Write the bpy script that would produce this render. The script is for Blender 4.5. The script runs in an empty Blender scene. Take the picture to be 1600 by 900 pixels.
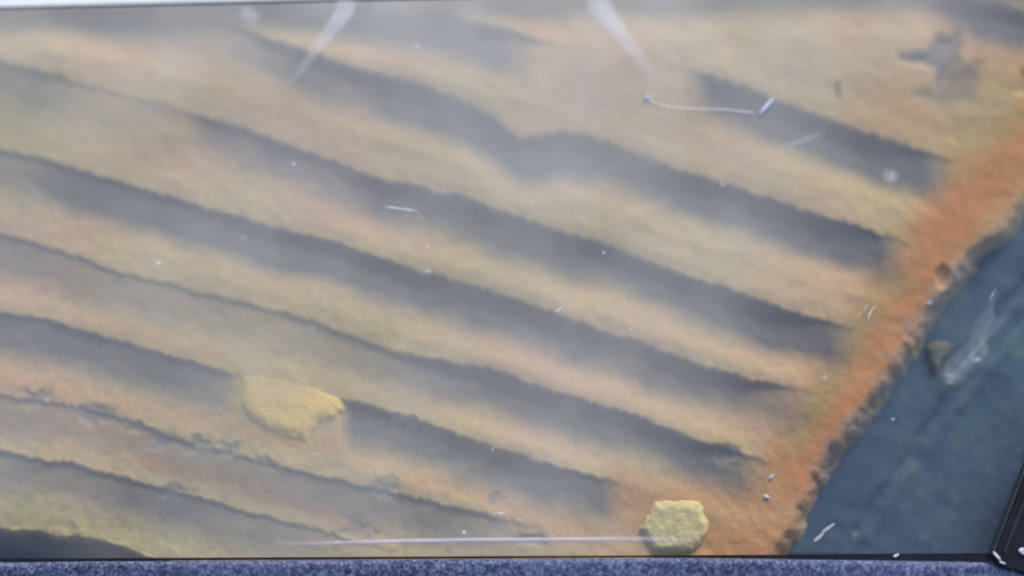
import bpy, bmesh, math, random
import numpy as np
from mathutils import Vector, Matrix

random.seed(7)
rng = np.random.default_rng(7)
sc = bpy.context.scene
C = sc.collection

# ------------------------------------------------------------------ camera, sky, sun, exposure
TILT = math.radians(10.0)          # away from looking straight down
DIST = 2.22
cam_d = bpy.data.cameras.new('camera')
cam = bpy.data.objects.new('camera', cam_d)
C.objects.link(cam)
cam.location = (0, -DIST*math.sin(TILT), DIST*math.cos(TILT))
cam.rotation_euler = (TILT, 0, 0)
cam_d.lens = 50; cam_d.sensor_width = 36
cam_d.clip_start = 0.05; cam_d.clip_end = 400
cam_d.dof.use_dof = True
cam_d.dof.focus_distance = 2.10
cam_d.dof.aperture_fstop = 0.3
sc.camera = cam

SUN_EL = 26.0
SUN_AZ = math.radians(68.0)        # direction towards the sun in the XY plane
w = bpy.data.worlds.new('World'); sc.world = w; w.use_nodes = True
nt = w.node_tree
sky = nt.nodes.new('ShaderNodeTexSky'); sky.sky_type = 'NISHITA'; sky.sun_disc = False
sky.sun_elevation = math.radians(SUN_EL)
sky.sun_rotation = math.radians(90) - SUN_AZ
bg = nt.nodes['Background']; bg.inputs['Strength'].default_value = 0.15
nt.links.new(sky.outputs[0], bg.inputs['Color'])
sd = bpy.data.lights.new('sun', 'SUN'); sd.energy = 2.4; sd.angle = math.radians(24); sd.color = (1.0, 0.91, 0.80)
so = bpy.data.objects.new('sun', sd); C.objects.link(so)
se = math.radians(SUN_EL)
sun_dir = Vector((math.cos(SUN_AZ)*math.cos(se), math.sin(SUN_AZ)*math.cos(se), math.sin(se)))
so.rotation_euler = sun_dir.to_track_quat('Z', 'Y').to_euler()
sc.view_settings.view_transform = 'Standard'; sc.view_settings.look = 'None'
sc.view_settings.gamma = 1; sc.view_settings.exposure = 0.6
sc.render.engine = 'CYCLES'
sc.cycles.transparent_max_bounces = 16

# ------------------------------------------------------------------ from sheet marks to places (1600 marks = 1.6 m at the origin)
ct, st = math.cos(TILT), math.sin(TILT)
CAMP = np.array([0, -DIST*st, DIST*ct])
RX = np.array([1.0, 0, 0]); UP = np.array([0, ct, st]); FW = np.array([0, st, -ct])
F = 1600*50/36
def at(px, py, z=0.0):
    d = RX*(px-800)/F + UP*(450-py)/F + FW
    t = (z-CAMP[2])/d[2]
    return CAMP + d*t
def at_arr(px, py, z):
    dx = (px-800)/F; v = (450-py)/F
    dy = UP[1]*v + FW[1]; dz = UP[2]*v + FW[2]
    t = (z-CAMP[2])/dz
    return dx*t, CAMP[1]+dy*t
def V(px, py, z=0.0): return Vector(at(px, py, z))

# ------------------------------------------------------------------ noise
def vnoise(x, y, seed):
    xi = np.floor(x).astype(np.int64); yi = np.floor(y).astype(np.int64)
    fx = x-xi; fy = y-yi
    fx = fx*fx*fx*(fx*(fx*6-15)+10); fy = fy*fy*fy*(fy*(fy*6-15)+10)
    def h(a, b):
        n = (a*374761393 + b*668265263 + seed*974634777) & 0xffffffff
        n = ((n ^ (n >> 13))*1274126177) & 0xffffffff
        return ((n ^ (n >> 16)) & 0xffff)/65535.0
    a = h(xi, yi); b = h(xi+1, yi); c = h(xi, yi+1); d = h(xi+1, yi+1)
    return ((a*(1-fx)+b*fx)*(1-fy) + (c*(1-fx)+d*fx)*fy)*2-1
def fbm(x, y, seed, o=4):
    s = 0; a = 1; t = 0
    for k in range(o):
        s = s + a*vnoise(x*2**k, y*2**k, seed+k*17); t += a; a *= .5
    return s/t
def sm(t): t = np.clip(t, 0, 1); return t*t*(3-2*t)

# ------------------------------------------------------------------ object helpers
def link(name, me, mat, parent=None):
    o = bpy.data.objects.new(name, me); C.objects.link(o)
    if mat: me.materials.append(mat)
    if parent: o.parent = parent
    return o
def tag(o, label=None, cat=None, group=None, kind=None):
    if label: o['label'] = label
    if cat: o['category'] = cat
    if group: o['group'] = group
    if kind: o['kind'] = kind
    return o
def from_bm(name, bm, mat, parent=None, smooth=True):
    bmesh.ops.recalc_face_normals(bm, faces=bm.faces)
    me = bpy.data.meshes.new(name); bm.to_mesh(me); bm.free()
    if smooth:
        for p in me.polygons: p.use_smooth = True
    return link(name, me, mat, parent)
def grid_mesh(name, X, Y, Z, attrs=None):
    ny, nx = X.shape
    co = np.stack([X, Y, Z], -1).reshape(-1, 3).astype(np.float32)
    i = (np.arange(ny-1)[:, None]*nx + np.arange(nx-1)[None, :]).ravel()
    f = np.stack([i, i+1, i+nx+1, i+nx], 1).astype(np.int32)
    me = bpy.data.meshes.new(name)
    me.vertices.add(len(co)); me.vertices.foreach_set('co', co.ravel())
    me.loops.add(f.size); me.loops.foreach_set('vertex_index', f.ravel())
    me.polygons.add(len(f)); me.polygons.foreach_set('loop_start', np.arange(0, f.size, 4, dtype=np.int32))
    me.polygons.foreach_set('loop_total', np.full(len(f), 4, np.int32))
    me.update(calc_edges=True)
    me.polygons.foreach_set('use_smooth', np.ones(len(f), bool))
    for k, a in (attrs or {}).items():
        at_ = me.attributes.new(k, 'FLOAT', 'POINT'); at_.data.foreach_set('value', a.ravel().astype(np.float32))
    return me

# ------------------------------------------------------------------ material helpers
def new_mat(name):
    m = bpy.data.materials.new(name); m.use_nodes = True
    return m, m.node_tree, m.node_tree.nodes['Principled BSDF']
def N(t, typ, **kw):
    n = t.nodes.new(typ)
    for k, v in kw.items(): setattr(n, k, v)
    return n
def coords(t): return N(t, 'ShaderNodeTexCoord').outputs['Object']
def noise(t, vec, scale, detail=4, rough=.55):
    n = N(t, 'ShaderNodeTexNoise'); n.inputs['Scale'].default_value = scale
    n.inputs['Detail'].default_value = detail; n.inputs['Roughness'].default_value = rough
    t.links.new(vec, n.inputs['Vector']); return n.outputs['Fac']
def ramp(t, fac, stops):
    r = N(t, 'ShaderNodeValToRGB'); t.links.new(fac, r.inputs['Fac'])
    el = r.color_ramp.elements
    while len(el) < len(stops): el.new(.5)
    for e, (p, c) in zip(el, stops):
        e.position = p; e.color = (*c, 1) if len(c) == 3 else c
    return r.outputs['Color']
def mix(t, fac, a, b, mode='MIX'):
    n = N(t, 'ShaderNodeMix', data_type='RGBA', blend_type=mode)
    for s, v in ((n.inputs[0], fac), (n.inputs[6], a), (n.inputs[7], b)):
        if isinstance(v, bpy.types.NodeSocket): t.links.new(v, s)
        elif isinstance(v, (int, float)): s.default_value = v
        else: s.default_value = (*v, 1)
    return n.outputs[2]
def bump(t, h, strength, dist=.002):
    b = N(t, 'ShaderNodeBump'); b.inputs['Strength'].default_value = strength; b.inputs['Distance'].default_value = dist
    t.links.new(h, b.inputs['Height']); return b.outputs['Normal']
def attr(t, name): return N(t, 'ShaderNodeAttribute', attribute_name=name).outputs['Fac']
def stretch(t, vec, sx, sy, sz, rz=0):
    m = N(t, 'ShaderNodeMapping'); m.inputs['Scale'].default_value = (sx, sy, sz); m.inputs['Rotation'].default_value = (0, 0, rz)
    t.links.new(vec, m.inputs['Vector']); return m.outputs[0]
def simple(name, col, rough=.6, var=.25, scale=40, bs=.3, spec=.3, metal=0):
    m, t, p = new_mat(name); c = coords(t)
    n = noise(t, c, scale, 5)
    lo = tuple(x*(1-var) for x in col); hi = tuple(min(1, x*(1+var)) for x in col)
    t.links.new(ramp(t, n, [(.3, lo), (.7, hi)]), p.inputs['Base Color'])
    p.inputs['Roughness'].default_value = rough; p.inputs['Specular IOR Level'].default_value = spec
    p.inputs['Metallic'].default_value = metal
    if bs: t.links.new(bump(t, noise(t, c, scale*3, 6), bs), p.inputs['Normal'])
    return m

# silt
m_silt, t, p = new_mat('silt_crust'); c = coords(t)
big = noise(t, c, 3.2, 3, .5)
base = ramp(t, big, [(.33, (.48, .355, .16)), (.5, (.57, .395, .195)), (.64, (.58, .355, .205))])
streak = noise(t, stretch(t, c, 3, 14, 3, math.radians(17)), 2.6, 5, .6)
base = mix(t, ramp(t, streak, [(.42, (0, 0, 0)), (.72, (.5, .5, .5))]), base, (.60, .43, .21))
base = mix(t, attr(t, 'rust'), base, mix(t, noise(t, c, 9, 4), (.55, .20, .075), (.55, .26, .105)))
base = mix(t, attr(t, 'olive'), base, (.33, .30, .13))
shade_slate_c = mix(t, noise(t, c, 3, 4), (.075, .088, .12), (.14, .13, .13))
base = mix(t, attr(t, 'shade_bare'), base, shade_slate_c)  # groove shade painted in slate tone; the pits share it
base = mix(t, attr(t, 'fringe'), base, mix(t, noise(t, c, 30, 4), (.20, .19, .20), (.30, .25, .22)))
base = mix(t, attr(t, 'gold'), base, mix(t, noise(t, c, 22, 4), (.80, .49, .11), (.80, .58, .22)))
fine = ramp(t, noise(t, c, 160, 5, .7), [(.3, (.8, .8, .8)), (.7, (1.12, 1.12, 1.12))])
base = mix(t, .6, base, fine, 'MULTIPLY')
t.links.new(base, p.inputs['Base Color'])
p.inputs['Roughness'].default_value = .85; p.inputs['Specular IOR Level'].default_value = .15
t.links.new(bump(t, noise(t, c, 90, 6, .65), .14, .004), p.inputs['Normal'])

# slate sheet
m_slate, t, p = new_mat('slate_sheet'); c = coords(t)
b0 = ramp(t, noise(t, c, 8, 10, .72), [(.32, (.036, .064, .115)), (.5, (.050, .086, .140)), (.68, (.085, .135, .145))])
sn = noise(t, stretch(t, c, 26, 3, 3, math.radians(-33)), 1.6, 6, .7)
b0 = mix(t, ramp(t, sn, [(.60, (0, 0, 0)), (.78, (.25, .25, .25))]), b0, (.13, .18, .24))
sp = noise(t, c, 70, 6, .7)
b0 = mix(t, ramp(t, sp, [(.62, (0, 0, 0)), (.75, (.6, .6, .6))]), b0, (.18, .21, .23))
t.links.new(b0, p.inputs['Base Color']); p.inputs['Roughness'].default_value = .42
p.inputs['Specular IOR Level'].default_value = .4
t.links.new(bump(t, noise(t, c, 16, 6, .6), .4, .008), p.inputs['Normal'])

m_ground = simple('pale_concrete', (.42, .41, .39), .9, .2, 5, .3, .2)
m_white = simple('white_paint', (.86, .88, .87), .5, .03, 12, .1)
m_black = simple('black_plastic', (.010, .010, .018), .5, .4, 30, .3, .25)
m_rubber = simple('grey_rubber', (.025, .032, .040), .6, .3, 60, .3, .3)
m_chip_glint = simple('chalky_chip_glint', (.7, .7, .76), .6, .15, 200, .4)
m_yellow = simple('yellow_crystal', (.72, .50, .17), .7, .10, 25, .2, .2)
m_nut = simple('pale_yellow_resin', (.60, .48, .22), .7, .12, 55, .6, .4)
m_brown = simple('brown_grit', (.26, .19, .13), .85, .3, 90, .6)
m_wood = simple('dark_frame_wood', (.05, .045, .05), .7, .3, 20, .4)
m_thread = simple('white_fibre', (.85, .85, .92), .5, .05, 100, 0)
m_blade = simple('lilac_plastic', (.62, .68, .92), .3, .1, 60, 0, .6)

m_fab, t, p = new_mat('blue_pile'); c = coords(t)
a = ramp(t, noise(t, c, 230, 3, .75), [(.38, (.012, .022, .065)), (.5, (.048, .068, .145)), (.62, (.19, .21, .33))])
a = mix(t, ramp(t, noise(t, c, 2.2, 3), [(.35, (0, 0, 0)), (.7, (.35, .35, .35))]), a, (.14, .17, .34))
t.links.new(a, p.inputs['Base Color']); p.inputs['Roughness'].default_value = .9
p.inputs['Specular IOR Level'].default_value = .1
p.inputs['Sheen Weight'].default_value = .2

# clear acrylic, sky haze painted as a dirt film, the same for every ray
m_glass, t, p = new_mat('clear_pane'); t.nodes.remove(p); c = coords(t)
out = t.nodes['Material Output']
tr = N(t, 'ShaderNodeBsdfTransparent'); tr.inputs[0].default_value = (.97, .985, .98, 1)
gl = N(t, 'ShaderNodeBsdfGlossy'); gl.inputs['Roughness'].default_value = .06
lw = N(t, 'ShaderNodeLayerWeight'); lw.inputs['Blend'].default_value = .5
pw = N(t, 'ShaderNodeMath', operation='POWER'); t.links.new(lw.outputs['Facing'], pw.inputs[0]); pw.inputs[1].default_value = 5
fr = N(t, 'ShaderNodeMapRange'); t.links.new(pw.outputs[0], fr.inputs['Value']); fr.inputs['To Min'].default_value = .02; fr.inputs['To Max'].default_value = .6
m1 = N(t, 'ShaderNodeMixShader'); t.links.new(fr.outputs[0], m1.inputs[0]); t.links.new(tr.outputs[0], m1.inputs[1]); t.links.new(gl.outputs[0], m1.inputs[2])
df = N(t, 'ShaderNodeBsdfDiffuse'); df.inputs[0].default_value = (.83, .79, .76, 1)
film = N(t, 'ShaderNodeMath', operation='MULTIPLY')
t.links.new(attr(t, 'film'), film.inputs[0])
fn = ramp(t, noise(t, c, 5, 5, .55), [(.3, (.65, .65, .65)), (.7, (1.3, 1.3, 1.3))])
t.links.new(fn, film.inputs[1])
m2 = N(t, 'ShaderNodeMixShader'); t.links.new(film.outputs[0], m2.inputs[0]); t.links.new(m1.outputs[0], m2.inputs[1]); t.links.new(df.outputs[0], m2.inputs[2])
t.links.new(m2.outputs[0], out.inputs['Surface'])

def film_mat(name, col, k):
    m, t, p = new_mat(name); t.nodes.remove(p)
    tr = N(t, 'ShaderNodeBsdfTransparent'); df = N(t, 'ShaderNodeBsdfDiffuse'); df.inputs[0].default_value = (*col, 1)
    mx = N(t, 'ShaderNodeMixShader'); mu = N(t, 'ShaderNodeMath', operation='MULTIPLY')
    n = ramp(t, noise(t, coords(t), 30, 4), [(.3, (.75, .75, .75)), (.7, (1.1, 1.1, 1.1))])
    t.links.new(attr(t, 'film'), mu.inputs[0]); t.links.new(n, mu.inputs[1])
    t.links.new(mu.outputs[0], mx.inputs[0]); t.links.new(tr.outputs[0], mx.inputs[1]); t.links.new(df.outputs[0], mx.inputs[2])
    t.links.new(mx.outputs[0], t.nodes['Material Output'].inputs['Surface'])
    return m
m_reflect_smear = film_mat('milky_reflection_smear', (.92, .90, .98), 1)  # painted reflections on the pane; scratches and scuffs share it
m_edge_refl = film_mat('lilac_edge_reflection', (.66, .62, .78), 1)  # colour of the painted reflection line near the pane's lower edge

m_wet, t, p = new_mat('clear_gel'); 
p.inputs['Base Color'].default_value = (.62, .70, .78, 1); p.inputs['Roughness'].default_value = .12
p.inputs['Alpha'].default_value = .13; p.inputs['Specular IOR Level'].default_value = .9
t.links.new(bump(t, noise(t, coords(t), 60, 4), .5, .004), p.inputs['Normal'])

# ================================================================== THE SETTING
bm = bmesh.new(); bmesh.ops.create_grid(bm, x_segments=2, y_segments=2, size=60)
g = from_bm('ground', bm, m_ground); g.location.z = -.09; tag(g, kind='structure')

ZP = 0.08          # height of the pane
# ================================================================== slate sheet under everything
def poly_y(pts, x): 
    xs = [q[0] for q in pts]; ys = [q[1] for q in pts]
    y = np.interp(x, xs, ys)
    s0 = (ys[1]-ys[0])/(xs[1]-xs[0]); s1 = (ys[-1]-ys[-2])/(xs[-1]-xs[-2])
    y = np.where(x < xs[0], ys[0]+(x-xs[0])*s0, y)
    return np.where(x > xs[-1], ys[-1]+(x-xs[-1])*s1, y)
def poly_x(pts, y):
    ys = [q[1] for q in pts]; xs = [q[0] for q in pts]
    return np.interp(y, ys, xs)
def seg_dist(px, py, pts):
    best = np.full(px.shape, 1e9)
    for (ax, ay), (bx, by) in zip(pts[:-1], pts[1:]):
        dx, dy = bx-ax, by-ay
        t = np.clip(((px-ax)*dx+(py-ay)*dy)/(dx*dx+dy*dy), 0, 1)
        best = np.minimum(best, np.hypot(px-ax-t*dx, py-ay-t*dy))
    return best

ZS = -0.012
gx = np.arange(-250, 1960, 5.0); gy = np.arange(-200, 1010, 5.0)
PX, PY = np.meshgrid(gx, gy)
X, Y = at_arr(PX, PY, ZS)
Z = ZS + .0035*fbm(PX/120, PY/120, 3) + .0012*fbm(PX/25, PY/25, 5)
cre = [(1600, 440), (1540, 520), (1470, 640), (1400, 740), (1340, 830)]
Z -= .007*np.exp(-(seg_dist(PX+8*fbm(PX/30, PY/30, 8), PY, cre)/7)**2)
Z += .004*np.exp(-(seg_dist(PX-14, PY-6, cre)/14)**2)
cre2 = [(1640, 470), (1560, 560), (1500, 640)]
Z += .003*np.exp(-(seg_dist(PX, PY, cre2)/6)**2)
o = link('slate_sheet', grid_mesh('slate_sheet', X, Y, Z), m_slate)
sheet = o
tag(o, 'dark slate blue creased sheet showing uncovered at the lower right under the clear pane', 'backing sheet')
bm = bmesh.new()

# ================================================================== ridged silt panel
G = [  # crest line, depth along x [(x, mm)], painted shade along x
 dict(c=[(-300,-275),(0,-175),(250,-85),(480,-15),(560,-2),(700,20),(830,55),(900,80)],
      d=[(-300,26),(500,24),(640,26),(760,26),(830,10),(880,0)], b=[(-300,.4),(150,.5),(280,.6),(480,.5),(560,.6),(780,.7),(850,0)]),
 dict(c=[(1020,85),(1090,112),(1140,128),(1200,150),(1300,188),(1400,222),(1470,240),(1540,262)],
      d=[(1020,0),(1080,6),(1130,30),(1400,36),(1455,32),(1485,22),(1505,0)], b=[(1060,0),(1110,.7),(1380,.85),(1445,.75),(1492,0)]),
 dict(c=[(1420,-35),(1500,-8),(1600,12),(1800,60)],
      d=[(1380,0),(1460,12),(1560,30),(1900,30)], b=[(1440,0),(1530,.8)]),
 dict(c=[(-300,-145),(0,-58),(120,-22),(250,8),(360,34),(430,62),(520,94),(640,124),(720,153),(775,186),(812,214),(840,212),(880,203),(950,219),(1050,260),(1150,290),(1250,325),(1350,356),(1420,376)],
      d=[(-300,20),(60,16),(150,26),(250,24),(340,12),(400,26),(560,34),(760,33),(812,20),(850,30),(1000,37),(1310,38),(1370,32),(1405,20),(1430,0)], b=[(-300,.3),(60,.3),(150,.55),(280,.3),(350,.35),(460,.7),(760,.8),(830,.7),(1300,.85),(1370,.72),(1418,0)]),
 dict(c=[(-300,0),(0,92),(60,108),(200,145),(320,180),(400,205),(500,240),(600,278),(720,306),(800,334),(860,356),(950,380),(1050,420),(1150,455),(1220,480),(1300,502),(1380,520)],
      d=[(-300,24),(0,26),(80,20),(160,9),(280,9),(340,20),(480,22),(600,26),(750,34),(1000,36),(1240,34),(1290,28),(1325,16),(1350,0)], b=[(-300,.5),(50,.5),(120,.2),(280,.15),(340,.55),(600,.65),(800,.75),(1200,.75),(1290,.62),(1340,0)]),
 dict(c=[(-300,150),(0,230),(60,244),(130,264),(250,300),(400,345),(530,376),(650,420),(760,450),(870,490),(1000,535),(1100,573),(1200,594),(1280,612),(1340,625)],
      d=[(-300,24),(0,22),(120,26),(400,33),(900,34),(1130,33),(1220,28),(1260,18),(1290,0)], b=[(-300,.6),(250,.7),(500,.8),(1000,.65),(1150,.62),(1215,.52),(1272,0)]),
 dict(c=[(-300,290),(0,362),(100,390),(220,430),(350,462),(480,496),(590,538),(660,556),(760,574),(900,620),(1000,650),(1100,688),(1190,715),(1250,735)],
      d=[(-300,22),(0,22),(120,20),(230,15),(350,13),(500,15),(600,12),(660,20),(750,31),(1000,32),(1120,28),(1180,22),(1220,0)], b=[(-300,.55),(120,.45),(300,.35),(600,.35),(680,.6),(1080,.65),(1155,.52),(1208,0)]),
 dict(c=[(-300,420),(0,486),(80,500),(200,535),(300,562),(360,580),(450,600),(545,624),(650,652),(750,690),(850,720),(960,750),(990,758)],
      d=[(-300,24),(0,24),(200,29),(340,28),(372,6),(450,2),(525,6),(550,28),(750,34),(930,33),(950,26),(980,0)], b=[(-300,.8),(330,.85),(368,.1),(530,.1),(550,.65),(940,.72),(972,0)]),
 dict(c=[(-300,560),(0,614),(100,626),(180,646),(300,690),(400,716),(500,742),(600,764),(700,790),(780,806),(860,820)],
      d=[(-300,18),(0,18),(150,15),(400,17),(520,13),(600,15),(720,15),(800,6),(860,0)], b=[(-300,.6),(150,.5),(500,.55),(700,.45),(850,0)]),
 dict(c=[(-300,650),(0,702),(100,720),(230,752),(350,788),(450,812),(540,838),(640,860)],
      d=[(-300,24),(0,24),(150,25),(300,22),(450,15),(560,8),(640,0)], b=[(-300,.8),(250,.8),(450,.5),(620,0)]),
]
step = 2.2
gx = np.arange(-250, 1700, step); gy = np.arange(-190, 900, step)
PX, PY = np.meshgrid(gx, gy)
T0 = 0.030
X, Y = at_arr(PX, PY, T0)
H = np.full(PX.shape, T0)
shade_bare = np.zeros(PX.shape); grime = np.zeros(PX.shape)
jag = 5.0*fbm(PX/38, PY/60, 21, 3) + 2.6*vnoise(PX/6.5, PY/30, 25) + 3.5*np.maximum(vnoise(PX/17, PY/30, 31)-.35, 0)
for k, gdef in enumerate(G):
    cy = poly_y(gdef['c'], PX)
    D = np.interp(PX, [q[0] for q in gdef['d']], [q[1] for q in gdef['d']])/1000*1.0
    D = D*(1+.10*fbm(PX/70, PY/400, 40+k))
    if k in (1, 3, 4, 5, 6, 7):
        xe = gdef['d'][-1][0]; D = D*(1-.8*sm((PX-(xe-150))/110))
    D = .48*D*(.48+.52*sm((PX-150-.5*np.maximum(PY-450, 0))/520))
    d = PY - cy
    d = d - jag*np.exp(-np.abs(d)/22)
    L = 104
    s = np.clip((d-6)/L, 0, 1)
    prof = np.where(d < 11, sm(d/11), 1 - sm(np.clip((d-11)/L, 0, 1)**1.35))
    prof = np.where(d < 0, 0, prof); prof = np.where(d > 11+L, 0, prof)
    H -= D*prof
    H += D*.10*np.exp(-((d+16)/16)**2)*(d < 30)
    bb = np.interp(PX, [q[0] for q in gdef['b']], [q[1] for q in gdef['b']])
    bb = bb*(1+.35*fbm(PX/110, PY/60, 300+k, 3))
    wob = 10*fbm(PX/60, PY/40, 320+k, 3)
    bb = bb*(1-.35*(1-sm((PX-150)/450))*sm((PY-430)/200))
    shade_bare = np.maximum(shade_bare, 1.4*bb*sm((d+2)/9)*(1-sm((d-38-wob)/58)))  # shade below each crest painted as a soft dark band
# surface unevenness
H += .0032*fbm(PX/90, PY/70, 50, 3) + .0010*fbm(PX/14, PY/14, 55, 3)
# pit at the upper right, its points facing left
def blob(cx, cy, rx, ry, e=1.0, jx=10, seed=60):
    q = np.hypot((PX-cx+jx*fbm(PX/18, PY/18, seed))/rx, (PY-cy+jx*fbm(PX/18, PY/18, seed+3))/ry)
    return 1-sm((q-1+e/2)/e)
def inside(pts, soft, jx=4, seed=60):
    qx = PX+jx*fbm(PX/14, PY/14, seed, 3); qy = PY+jx*fbm(PX/14, PY/14, seed+3, 3)
    c = np.zeros(PX.shape, bool)
    for (ax, ay), (bx_, by_) in zip(pts, pts[1:]+pts[:1]):
        if ay == by_: continue
        c ^= ((ay > qy) != (by_ > qy)) & (qx < (bx_-ax)*(qy-ay)/(by_-ay)+ax)
    dd = seg_dist(qx, qy, pts+pts[:1])
    return sm(.5+np.where(c, dd, -dd)/soft)
pit = inside([(1405,89),(1448,80),(1466,56),(1500,52),(1497,98),(1482,112),(1466,132),(1459,108),(1438,98)], 20)
pitb = inside([(1428,150),(1455,138),(1476,112),(1530,100),(1520,160),(1470,168)], 26)
H -= .009*pit + .006*pitb; shade_bare = np.maximum(shade_bare, np.maximum(pit*.75, pitb*.35))
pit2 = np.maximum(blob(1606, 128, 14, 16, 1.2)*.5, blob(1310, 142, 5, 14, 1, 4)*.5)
H -= .015*pit2; shade_bare = np.maximum(shade_bare, pit2*.3)
pit3 = blob(1472, 432, 12, 14, 1, 6); H -= .008*pit3
for (qx, qy, r) in ((150,650,14),(255,690,14),(305,695,12),(360,700,10),(270,770,14),(420,722,9),(600,758,12),(770,778,8),(1130,708,14),(830,845,12),(560,828,14),(60,618,12),(215,668,9)):
    q = blob(qx, qy, r*1.7, r*.8, 1.5, 14, qx); H -= .004*q; grime = np.maximum(grime, q*.75)
# outer edge
right = [(1990,-200),(1850,0),(1740,170),(1612,362),(1565,398),(1532,446),(1484,508),(1436,588),(1386,658),(1340,714),(1308,772),(1280,832),(1260,866),(1252,905)]
ex = poly_x(right, PY) + 10*fbm(PX/30, PY/30, 70, 3) + 5*fbm(PX/90, PY/90, 71)
er = (ex - PX)*.86
bl = poly_y([(-300,838),(0,846),(60,850),(110,856),(160,865),(200,878),(300,904),(800,1100)], PX) + 7*fbm(PX/24, PY/24, 75, 3)
eb = bl - PY
e = np.minimum(er, eb)
thick = sm(er/52)*sm(eb/20)
lump = sm(e/10)*(1-sm(e/60))
H = np.where(e < 60, ZS-.012 + (H-ZS+.012)*thick, H)
H += lump*.004*fbm(PX/20, PY/20, 80, 3)
fringe = (1-sm((er-24)/46 + .4*fbm(PX/30, PY/30, 90)))*.8*sm((PY-250)/120)*(1-.8*sm((PY-740)/60))
fringe = np.maximum(fringe, (1-sm((eb-6)/18))*.95)
fringe = np.maximum(fringe, np.maximum(pit*.6, pitb*.3))
fringe = np.maximum(fringe, grime)
# rust: orange band along the right rim and thin streaks below
rl = [(1800,40),(1680,150),(1600,240),(1520,300),(1470,370),(1430,440),(1385,520),(1335,600),(1290,670),(1258,735)]

rd = seg_dist(PX+18*fbm(PX/60, PY/60, 95), PY+14*fbm(PX/60, PY/60, 96), rl)
rust = .95*(1-sm((rd-12)/86))
rust = np.maximum(rust, .55*(1-sm(seg_dist(PX, PY, [(1000,790),(1100,770),(1200,780),(1250,730)])/60 - .1)))
rust = np.maximum(rust, .62*(1-sm((seg_dist(PX, PY, [(980,775),(1120,840),(1230,845)])-8)/66)))
rust = np.maximum(rust, .55*(1-sm((seg_dist(PX, PY, [(230,720),(330,745),(480,790),(560,820)])-3)/22)))
rust = np.maximum(rust, .40*(1-sm((seg_dist(PX, PY, [(640,750),(740,760),(800,800),(920,830)])-3)/30)))
rust = np.maximum(rust, .30*(1-sm((seg_dist(PX, PY, [(0,590),(150,620),(260,640),(520,700)])-3)/22)))
rust = np.maximum(rust, .25*(1-sm((seg_dist(PX, PY, [(130,500),(230,525),(340,560)])-3)/24)))
rust = np.maximum(rust, .30*blob(1330, 50, 30, 22, 1.4)); rust = np.maximum(rust, .45*blob(1570, 80, 90, 70, 1.6))
rust = np.maximum(rust, .4*blob(1430, 180, 110, 60, 1.6))
rust = np.clip(rust*(1.08+.28*fbm(PX/45, PY/30, 97)), 0, 1)
olive = .55*(1-sm(seg_dist(PX, PY, [(0,790),(150,830),(400,850)])/55))
olive = np.maximum(olive, .45*(1-sm((seg_dist(PX, PY, [(1400,440),(1350,500),(1290,600),(1240,690)])-6)/34)))
olive = np.maximum(olive, .6*(1-sm(seg_dist(PX, PY, [(1290,800),(1262,850)])/34)))
olive = np.maximum(olive, .2*blob(1540, 180, 70, 90, 1.4)); olive = np.maximum(olive, .40*blob(0, 220, 90, 110, 1.5))
olive = np.clip(olive*(1+.3*fbm(PX/50, PY/50, 98)), 0, 1)
me = grid_mesh('ridged_panel', X, Y, H, dict(rust=rust, olive=olive, shade_bare=np.clip(shade_bare, 0, .93), fringe=np.clip(fringe, 0, 1)))
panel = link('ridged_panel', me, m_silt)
tag(panel, 'large tan silt crusted panel with diagonal ridges, dark grooves and an orange right rim', 'ridged panel')

def hgt(px, py):
    j = int(round((px+250)/step)); i = int(round((py+190)/step))
    i = min(max(i, 0), H.shape[0]-1); j = min(max(j, 0), H.shape[1]-1)
    return float(H[i, j])

# ================================================================== lumps and bits
def pebble(name, mat, px, py, rx, ry, rz, z=None, ang=0, seed=1, sub=3, amp=.25, label=None, cat=None, group=None, parent=None, sink=.3):
    bm = bmesh.new(); bmesh.ops.create_icosphere(bm, subdivisions=sub, radius=1)
    for v in bm.verts:
        n = float(fbm(np.array(v.co.x*1.3+seed*3.1+v.co.z), np.array(v.co.y*1.3+seed*1.7), seed, 3))
        v.co *= 1+amp*n
        v.co.x *= rx/1000; v.co.y *= ry/1000; v.co.z *= rz/1000
    o = from_bm(name, bm, mat, parent)
    zz = hgt(px, py) if z is None else z
    loc = V(px, py, zz); loc.z = zz + rz/1000*(1-2*sink)
    o.location = loc; o.rotation_euler = (0, 0, ang)
    if label: tag(o, label, cat, group)
    return o
def slab_from_outline(name, mat, pts, z, thick, rough=0, seed=1, parent=None, dome=0, smooth=False):
    """outline on its own height, own thickness, domed top"""
    P = [V(x, y, z) for x, y in pts]
    cen = sum(P, Vector())/len(P)
    bm = bmesh.new()
    rings = []
    for f, h in ((1.0, 0), (1.0, thick*.55), (.93, thick*.9), (.72, thick+dome*.45), (.4, thick+dome*.85)):
        rings.append([bm.verts.new((cen.x+(q.x-cen.x)*f, cen.y+(q.y-cen.y)*f, z+h+(rough*float(fbm(np.array(q.x*60*f), np.array(q.y*60*f), seed, 3)) if f < 1 else 0))) for q in P])
    n = len(P)
    for a, b in zip(rings[:-1], rings[1:]):
        for i in range(n):
            bm.faces.new((a[i], a[(i+1) % n], b[(i+1) % n], b[i]))
    top = bm.verts.new((cen.x, cen.y, z+thick+dome)); bot = bm.verts.new((cen.x, cen.y, z))
    for i in range(n):
        bm.faces.new((rings[-1][i], rings[-1][(i+1) % n], top))
        bm.faces.new((rings[0][(i+1) % n], rings[0][i], bot))
    return from_bm(name, bm, mat, parent, smooth)
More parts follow.
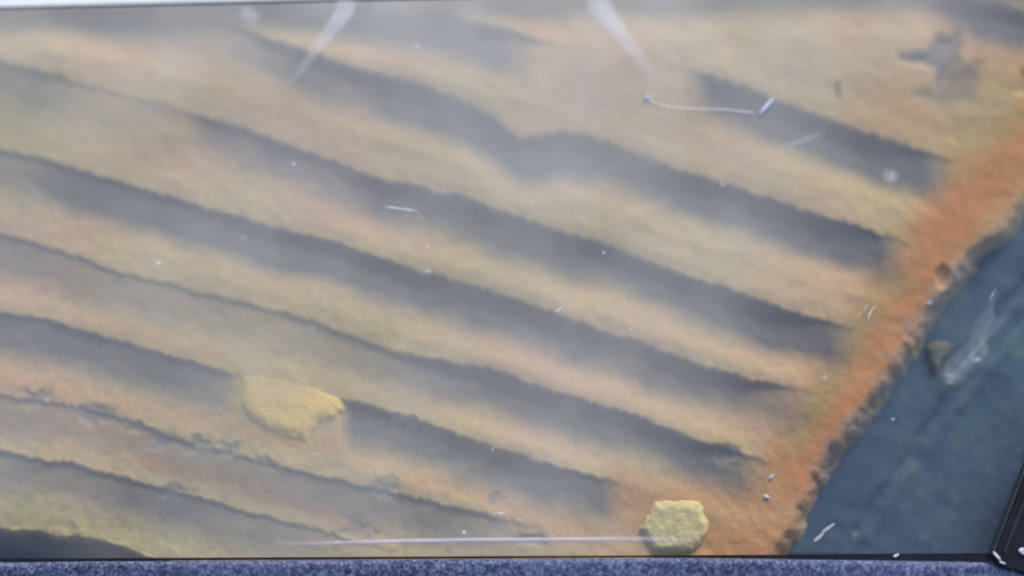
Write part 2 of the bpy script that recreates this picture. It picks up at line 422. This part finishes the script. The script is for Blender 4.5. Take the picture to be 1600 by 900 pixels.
def dense(pts, k=6, amp=1.5, seed=3, closed=True):
    out = []
    n = len(pts)
    for i in range(n if closed else n-1):
        a = pts[i]; b = pts[(i+1) % n]
        for j in range(k):
            f = j/k; x = a[0]+(b[0]-a[0])*f; y = a[1]+(b[1]-a[1])*f
            out.append((x+amp*float(vnoise(np.array(x/7.), np.array(y/7.), seed)), y+amp*float(vnoise(np.array(x/7.), np.array(y/7.), seed+5))))
    if not closed: out.append(pts[-1])
    return out

def mound(name, mat, pts, ztop, drop, edge, jx=3, seed=1, rough=.001, tiltx=0, parent=None, dome=0, gold=None):
    """rounded lump with the given plan; its skirt sinks into what it sits on"""
    xs = [p_[0] for p_ in pts]; ys = [p_[1] for p_ in pts]
    gx_ = np.arange(min(xs)-8, max(xs)+9, 1.6); gy_ = np.arange(min(ys)-8, max(ys)+9, 1.6)
    px, py = np.meshgrid(gx_, gy_)
    qx = px+jx*fbm(px/12, py/12, seed, 3); qy = py+jx*fbm(px/12, py/12, seed+3, 3)
    c = np.zeros(px.shape, bool)
    for (ax, ay), (bx_, by_) in zip(pts, pts[1:]+pts[:1]):
        if ay == by_: continue
        c ^= ((ay > qy) != (by_ > qy)) & (qx < (bx_-ax)*(qy-ay)/(by_-ay)+ax)
    dd = seg_dist(qx, qy, pts+pts[:1]); dd = np.where(c, dd, -dd)
    xx, yy = at_arr(px, py, ztop)
    r = np.clip((dd+2)/edge, 0, 1)
    zz = ztop - drop*(1-np.sqrt(np.clip(1-(1-r)**2, 0, 1))) + dome*sm(dd/(edge*2.5)) + rough*fbm(px/9, py/9, seed+9, 4)*sm(dd/6) + tiltx*(px-px.mean())/1000
    if gold: zz = zz - .006*(1-sm((py-(568+.22*(px-380)))/50))
    me = grid_mesh(name, xx, yy, zz, dict(gold=gold(px, py)) if gold else None)
    b = bmesh.new(); b.from_mesh(me)
    keep = (dd > -2.5).ravel()
    b.verts.ensure_lookup_table()
    bmesh.ops.delete(b, geom=[v for v in b.verts if not keep[v.index]], context='VERTS')
    rim = [e_ for e_ in b.edges if e_.is_boundary]
    ex_ = bmesh.ops.extrude_edge_only(b, edges=rim)
    for v in ex_['geom']:
        if isinstance(v, bmesh.types.BMVert): v.co.z -= drop*.3
    bd = [e_ for e_ in b.edges if e_.is_boundary]
    bmesh.ops.holes_fill(b, edges=bd, sides=0)
    b.to_mesh(me); b.free()
    for pl in me.polygons: pl.use_smooth = True
    return link(name, me, mat, parent)
o = mound('yellow_lump', m_silt, [(364,578),(400,566),(455,572),(500,588),(543,612),(542,640),(528,658),(504,668),(494,682),(480,698),(446,690),(414,678),(382,656),(366,632)], T0+.007, .030, 30, 3, 4, .0008, gold=lambda x, y: .05+.9*sm((y-594+.25*np.abs(x-450))/62))
tag(o, 'yellow wedge shaped lump with a bright pointed lower tip, stuck across a groove', 'lump')
o = mound('hexagonal_block', m_nut, [(1024,784),(1092,783),(1108,815),(1104,838),(1082,861),(1022,862),(1002,826)], .040, .014, 14, 2.5, 9, .0012)
tag(o, 'pale yellow six sided block at the bottom edge of the panel', 'block')
# silt clump by the right edge
m_clump = simple('grey_tan_silt', (.15, .145, .125), .85, .3, 50, .5, .15)
o = mound('silt_clump', m_clump, [(1450,542),(1470,534),(1490,538),(1480,556),(1465,584),(1459,566)], .000, .012, 12, 4, 5)
tag(o, 'small tan silt clump tapering to a point between rim and clear droplet', 'clump')
# clear droplets on the slate
o = mound('clear_droplet', m_wet, [(1558,455),(1553,480),(1555,505),(1543,530),(1546,555),(1538,575),(1515,582),(1490,578),(1478,568),(1512,540),(1526,508),(1542,484)], .004, .014, 10, 3, 8, .0015)
tag(o, 'long clear gel droplet with a thin tail on the slate sheet', 'droplet')
o2 = mound('clear_droplet', m_wet, [(1472,582),(1482,575),(1499,582),(1514,590),(1500,597),(1480,596)], .003, .013, 7, 2, 9, .002)
tag(o2, 'small glistening clear droplet below the long one', 'droplet')
def chip(px, py, l, w_, ang, z, label, name='white_chip_glint', mat=m_chip_glint, th=3, cat='chip', group=None):
    bm = bmesh.new()
    pts = [(-1,-.3),(-.6,-.9),(.2,-1),(.9,-.5),(1,.2),(.4,.8),(-.4,1),(-.9,.5)]
    lo = [bm.verts.new((a*l/2000, b*w_/2000, 0)) for a, b in pts]
    hi = [bm.verts.new((a*.8*l/2000, b*.7*w_/2000, th/1000*(1+.3*a))) for a, b in pts]
    for i in range(8): bm.faces.new((lo[i], lo[(i+1) % 8], hi[(i+1) % 8], hi[i]))
    bm.faces.new(hi); bm.faces.new(lo[::-1])
    o = from_bm(name, bm, mat, None, False); o.location = V(px, py, z); o.rotation_euler = (0, 0, math.radians(ang))
    tag(o, label, cat, group); return o
chip(1484, 588, 16, 4, -20, .004, 'painted white glint on the small clear droplet', th=6)  # glint on the droplet, painted as a white flake
chip(1527, 562, 12, 5, 15, .008, 'painted white glint on the rounded foot of the long clear droplet')  # highlight of the long droplet, also a painted flake
chip(1452, 473, 11, 5, 0, hgt(1452,473), 'small white chip on the upper part of the orange rim')
chip(1205, 745, 11, 5, 45, hgt(1205,745), 'pale chip at the foot of the orange rim, upper of two')
chip(1198, 776, 10, 6, -10, hgt(1198,776), 'pale chip at the foot of the orange rim, lower of two')
chip(1279, 840, 22, 5, 40, .004, 'thin white sliver at the lower tip of the panel edge')
chip(1294, 825, 26, 4, 35, .004, 'thinner white sliver running up from the lower panel tip')
chip(1012, 152, 9, 9, 60, ZP+.004, 'white chip at the left end of the pale thread')

# ================================================================== clear pane
def pane_top(x): return 13 - .024*x if x < 1000 else 13-.024*1000-.006*(x-1000)
gx = np.linspace(-260, 1580, 93)
rows = np.linspace(0, 1, 60)
top_l = np.array([13.5-.0245*x for x in gx])
bot_l = np.interp(gx, [-260, 0, 400, 900, 1300, 1560, 1600], [876, 873, 871, 867, 862, 867, 868])
PXp, R = np.meshgrid(gx, rows)
PYp = top_l[None, :]*(1-R) + bot_l[None, :]*R
PXp = -260 + (PXp+260)*(1545+260+(870-PYp)*.385)/(1580+260)   # slanted right edge along the corner post
Xp, Yp = at_arr(PXp, PYp, ZP)
haze_a = .17 + .05*np.exp(-((PXp-800)/600)**2) + .30*np.exp(-((PYp+40)/150)**2)*(.55+.45*np.exp(-((PXp-700)/450)**2)) + .06*np.exp(-(((PXp-750)/600)**2+((PYp-250)/260)**2))  # painted haze, strongest along the top
haze_a += .05*fbm(PXp/260, PYp/260, 120, 3)*np.exp(-(PYp/400)**2)
haze_a *= .12+.88*sm((1560-PXp-(PYp-300)*.75)/420)
haze_a *= 1-.85*np.exp(-((PXp/170)**2+((PYp-880)/80)**2))
haze_a = np.clip(haze_a*.55, .005, .6)
pane = link('transparent_cover', grid_mesh('transparent_cover', Xp, Yp, np.full(Xp.shape, ZP), dict(film=haze_a)), m_glass)
tag(pane, 'wide scuffed clear pane lying over the whole ridged panel', 'pane')
md = pane.modifiers.new('thickness', 'SOLIDIFY'); md.thickness = .003; md.offset = -1; md.use_rim = False

def ribbon(name, mat, pts, z, parent, across=7, along=40, th=.0006, fade=None):
    """tapered soft-edged strip: pts = (x, y, halfwidth, opacity)"""
    P = np.array(pts, float); s = np.linspace(0, len(P)-1, along)
    cx = np.interp(s, range(len(P)), P[:, 0]); cy = np.interp(s, range(len(P)), P[:, 1])
    hw = np.interp(s, range(len(P)), P[:, 2]); op = np.interp(s, range(len(P)), P[:, 3])
    tx = np.gradient(cx); ty = np.gradient(cy); l = np.hypot(tx, ty); nx, ny = -ty/l, tx/l
    u = np.linspace(-1, 1, across)
    QX = cx[:, None]+nx[:, None]*hw[:, None]*u; QY = cy[:, None]+ny[:, None]*hw[:, None]*u
    XX, YY = at_arr(QX, QY, z)
    A = (.8 if th < .001 and len(pts) > 2 else 1)*op[:, None]*(1-sm((np.abs(u)-.45)/.55))[None, :]
    ZZ = z + th*(1-u**2)[None, :]*np.ones(along)[:, None]
    return link(name, grid_mesh(name, XX, YY, ZZ, dict(film=A)), mat, parent)
s1 = ribbon('reflection_smear', m_reflect_smear, [(542,1,20,.45),(541,14,19,.62),(528,32,17,.62),(508,58,13,.45),(486,88,9,.30),(466,116,7,.15),(446,142,5,0)], ZP+.0012, pane, 17, 50)  # reflections on the pane, this and the next, painted as milky ribbons
s2 = ribbon('reflection_smear', m_reflect_smear, [(934,-6,24,.45),(936,10,22,.68),(950,26,18,.65),(970,52,15,.5),(995,86,13,.32),(1015,112,12,.15),(1034,140,11,0)], ZP+.0012, pane, 17, 50)
s3 = ribbon('reflection_smear', m_reflect_smear, [(372,15,6,.0),(382,19,13,.35),(396,27,14,.35),(406,34,8,0)], ZP+.0012, pane, 13, 20)
s1['label'] = 'painted milky reflection running down left from the top of the pane'
s2['label'] = 'painted milky reflection running down right from the top of the pane'
s3['label'] = 'short milky smudge near the top edge'
edge_refl = ribbon('edge_reflection_strip', m_edge_refl, [(430,851,4,0),(520,849,5,.35),(620,846,5,.5),(750,844,5,.55),(900,843,5,.5),(1010,843,6,.3),(1110,844,7,.0)], ZP+.0015, pane, 9, 60, .002)  # lilac reflection at the pane edge, painted as a strip
edge_refl['label'] = 'painted pale lilac reflection along the lower edge'
def scratch(pts, hw, op, label=None):
    q = [(x, y, hw, 0 if i in (0, len(pts)-1) else op) for i, (x, y) in enumerate(pts)]
    r = ribbon('scratch', m_reflect_smear, q, ZP+.0010, pane, 5, 24, .0003)
    if label: r['label'] = label
scratch([(596,323),(610,324),(640,328),(656,330)], 1.9, .9, 'short straight white scratch in the middle of the pane')
scratch([(652,330),(658,338),(664,350)], 1.3, .4)
scratch([(634,332),(635,340),(634,346)], 1.3, .4)
scratch([(866,490),(870,486),(876,482),(880,480)], 1.7, .9)
scratch([(770,695),(770,702),(768,708)], 1.2, .8)
scratch([(660,425),(668,424),(674,420)], 2.2, .5)
scratch([(1212,232),(1240,225),(1270,214),(1296,200)], 5, .22, 'faint curved scuff over the topmost dark groove')
scratch([(1240,240),(1212,232),(1190,240)], 4, .15)
scratch([(1356,505),(1358,492),(1364,482),(1372,474)], 1.6, .6)
scratch([(1350,488),(1352,480),(1358,474)], 1.6, .5)
scratch([(1338,500),(1344,490),(1350,484)], 2.5, .25)
scratch([(770,801),(782,802),(794,802)], 2.2, .85)
scratch([(1468,616),(1500,575),(1540,530),(1590,470)], 5, .10)
scratch([(1545,470),(1550,462),(1558,448)], 1.8, .4)
# round scuff
def spot(px, py, r, op, label=None):
    q = ribbon('scuff', m_reflect_smear, [(px-r, py, r*.3, 0), (px-r*.5, py, r*.9, op), (px+r*.5, py, r*.9, op), (px+r, py, r*.3, 0)], ZP+.0011, pane, 9, 12, .0003)
    if label: q['label'] = label
spot(1391, 275, 14, .30, 'round pale scuff near the right end of the topmost groove')
scratch([(1390,284),(1392,276),(1396,268)], 1.8, .8)
for (x, y, r, op) in ((652,72,5,.5),(248,411,5,.5),(459,256,4,.6),(668,386,3,.6),(943,395,3,.7),(986,515,3,.7),(725,832,4,.8),(1130,288,6,.3),(900,170,10,.12),(380,372,7,.2),(1395,655,4,.3),(1290,590,5,.3),(1545,195,3,.2)):
    spot(x, y, r, op)

# ---- pale thread with a flat tip, lying on the pane
def tube(name, mat, pts, r, parent=None, segs=6):
    cu = bpy.data.curves.new(name+'_c', 'CURVE'); cu.dimensions = '3D'; cu.bevel_depth = r; cu.bevel_resolution = 2
    sp_ = cu.splines.new('NURBS'); sp_.points.add(len(pts)-1)
    for q, c_ in zip(sp_.points, pts): q.co = (*c_, 1)
    sp_.use_endpoint_u = True; sp_.order_u = 3; cu.resolution_u = 8
    tmp = bpy.data.objects.new('tmp', cu); C.objects.link(tmp)
    dg = bpy.context.evaluated_depsgraph_get(); me = bpy.data.meshes.new_from_object(tmp.evaluated_get(dg))
    bpy.data.objects.remove(tmp); bpy.data.curves.remove(cu)
    for pl in me.polygons: pl.use_smooth = True
    me.materials.clear()
    return link(name, me, mat, parent)
th = tube('thread', m_thread, [tuple(V(x, y, ZP+.003)) for x, y in ((1012,154),(1020,160),(1036,165),(1060,169),(1100,171),(1130,171),(1160,174),(1178,176))], .0006)
tag(th, 'thin curved white thread lying on the pane, upper right', 'thread')
def bar(name, mat, a, b, w1, z, h, parent=None):
    A = V(*a, z); B = V(*b, z); d = (B-A).normalized(); n = Vector((-d.y, d.x, 0))*w1/2
    bm = bmesh.new(); vs = []
    for P, k in ((A, .35), ((A+B)/2, 1), (B, .5)):
        vs.append([bm.verts.new(P-n*k), bm.verts.new(P+n*k), bm.verts.new(P+n*k*.6+Vector((0,0,h))), bm.verts.new(P-n*k*.6+Vector((0,0,h)))])
    for u, v in zip(vs[:-1], vs[1:]):
        for i in range(4): bm.faces.new((u[i], u[(i+1)%4], v[(i+1)%4], v[i]))
    bm.faces.new(vs[0][::-1]); bm.faces.new(vs[-1])
    return from_bm(name, bm, mat, parent, False)
bar('thread_tip', m_blade, (1187,178), (1208,154), .006, ZP+.002, .003, th)

# ================================================================== frame: white board beyond, rails, carpeted ledge, corner post
def box(name, mat, corners, z0, z1, bev=.002, parent=None):
    bm = bmesh.new()
    lo = [bm.verts.new((p_[0], p_[1], z0)) for p_ in corners]; hi = [bm.verts.new((p_[0], p_[1], z1)) for p_ in corners]
    n = len(corners)
    for i in range(n): bm.faces.new((lo[i], lo[(i+1)%n], hi[(i+1)%n], hi[i]))
    bm.faces.new(hi); bm.faces.new(lo[::-1])
    bmesh.ops.recalc_face_normals(bm, faces=bm.faces)
    if bev: bmesh.ops.bevel(bm, geom=bm.edges[:], offset=bev, segments=2, affect='EDGES')
    return from_bm(name, bm, mat, parent, False)
a = V(-260, 13.5+.0245*260, ZP); b = V(1990, 13.5-.0245*1990, ZP)
# narrow dark gasket carrying the far edge of the pane, white board beyond
def off(p_, dy): return (p_.x, p_.y+dy)
o = box('far_gasket', m_rubber, [off(a, -.0015), off(b, -.0015), off(b, .0025), off(a, .0025)], ZP-.003, ZP+.0015, .0006)
tag(o, 'thin dark green grey gasket along the far edge of the pane', 'gasket')
a = V(-260, 12.5+.0245*260, T0+.02); b = V(1990, 12.5-.0245*1990, T0+.02)
o = box('white_board', m_white, [off(a, 0), off(b, 0), off(b, .5), off(a, .5)], T0+.008, T0+.020, .002)
tag(o, 'bright white board beyond the top edge of the pane', 'board')

# carpeted ledge
front = [(-260,878),(0,876),(130,874),(400,873),(800,870),(1100,869),(1300,872),(1450,875),(1545,876),(1580,886),(1640,902),(1900,960)]
gx = np.arange(-260, 1900, 3.0); rows = np.linspace(0, 1, 45)
fy = np.interp(gx, [q[0] for q in front], [q[1] for q in front])
PXc, R = np.meshgrid(gx, rows)
Xc0, Yc0 = at_arr(gx, fy + .7*vnoise(gx/5, gx*0, 130), np.full(gx.shape, ZP))
Xc = np.repeat(Xc0[None, :], 45, 0); Yc = Yc0[None, :] - R*.16
Zc = ZP + .010 - .012*np.exp(-(R/.03)) + .0012*fbm(PXc/5, R*32, 132, 2)
Zc[0, :] = ZP-.12; Yc[0, :] = Yc[1, :]+.0005
ledge = link('carpeted_ledge', grid_mesh('carpeted_ledge', Xc, Yc, Zc), m_fab)
tag(ledge, 'blue fuzzy carpet covered ledge along the bottom edge, in front of the pane', 'carpet')
# its pile
n = 26000
ux = rng.uniform(-250, 1890, n); v = rng.uniform(.004, .075, n)
x0 = np.interp(ux, gx, Xc0); y0 = np.interp(ux, gx, Yc0)-v
co = []; fc = []
clump = fbm(x0*140, y0*140, 135, 2)
for i in range(n):
    if clump[i] < -.05: continue
    zb = ZP+.009; L = .0035+.003*random.random(); a_ = random.random()*6.28; w_ = .0007
    lx, ly = random.gauss(0, .0016), random.gauss(0, .0016)
    k = len(co)
    co += [(x0[i]-w_*math.cos(a_), y0[i]-w_*math.sin(a_), zb), (x0[i]+w_*math.cos(a_), y0[i]+w_*math.sin(a_), zb), (x0[i]+lx, y0[i]+ly, zb+L)]
    fc.append((k, k+1, k+2))
me = bpy.data.meshes.new('pile'); me.from_pydata(co, [], fc)
pile = link('pile', me, m_fab, ledge)

# dark inner rail below the pane's near edge
fr_pts = [V(-260,872,ZP), V(400,869,ZP), V(1000,867,ZP), V(1546,870,ZP)]
up_pts = [V(-260,874,ZP), V(400,871,ZP), V(1000,868,ZP), V(1280,866,ZP), V(1546,864,ZP)]
lo_pts = [V(1546,877,ZP), V(1280,874,ZP), V(1000,871,ZP), V(400,875,ZP), V(-260,879,ZP)]
crn = [(q.x, q.y) for q in up_pts] + [(q.x, q.y) for q in lo_pts]
o = box('near_gasket', m_black, crn, ZP+.0008, ZP+.0035, 0)
tag(o, 'thin black gasket between the pane and the blue carpet', 'gasket')

# corner post, with two seal strips
P1 = [V(1545,872,ZP), V(1562,886,ZP), V(1600,897,ZP), V(1720,930,ZP), V(1760,560,ZP), V(1656,590,ZP)]
post = box('corner_post', m_black, [(q.x, q.y) for q in P1], ZP+.0008, ZP+.012, .002)
tag(post, 'black plastic corner post at the lower right, with worn bottom edge', 'post')
def strip(a_, b_, w1, z0, z1, mat, parent):
    A = V(*a_, ZP); B = V(*b_, ZP); d = (B-A).normalized(); nn = Vector((-d.y, d.x, 0))*w1/2
    return box('seal_strip', mat, [tuple((A-nn)[:2]), tuple((B-nn)[:2]), tuple((B+nn)[:2]), tuple((A+nn)[:2])], z0, z1, .0008, parent)
strip((1547,862), (1652,588), .004, ZP+.001, ZP+.0145, m_rubber, post)
strip((1564,862), (1672,588), .0035, ZP+.001, ZP+.0155, m_rubber, post)
chip(1557, 868, 17, 4, -50, ZP+.013, 'white curled flake at the left foot of the black corner post')
chip(1566, 879, 10, 3, -20, ZP+.013, 'small white flake below the curled one on the post')
chip(1598, 861, 9, 12, 60, ZP+.0135, 'white flake on the post at the right border of the picture')
chip(1400, 868, 10, 4, 30, ZP+.004, 'small white sliver on the gasket above the blue carpet')
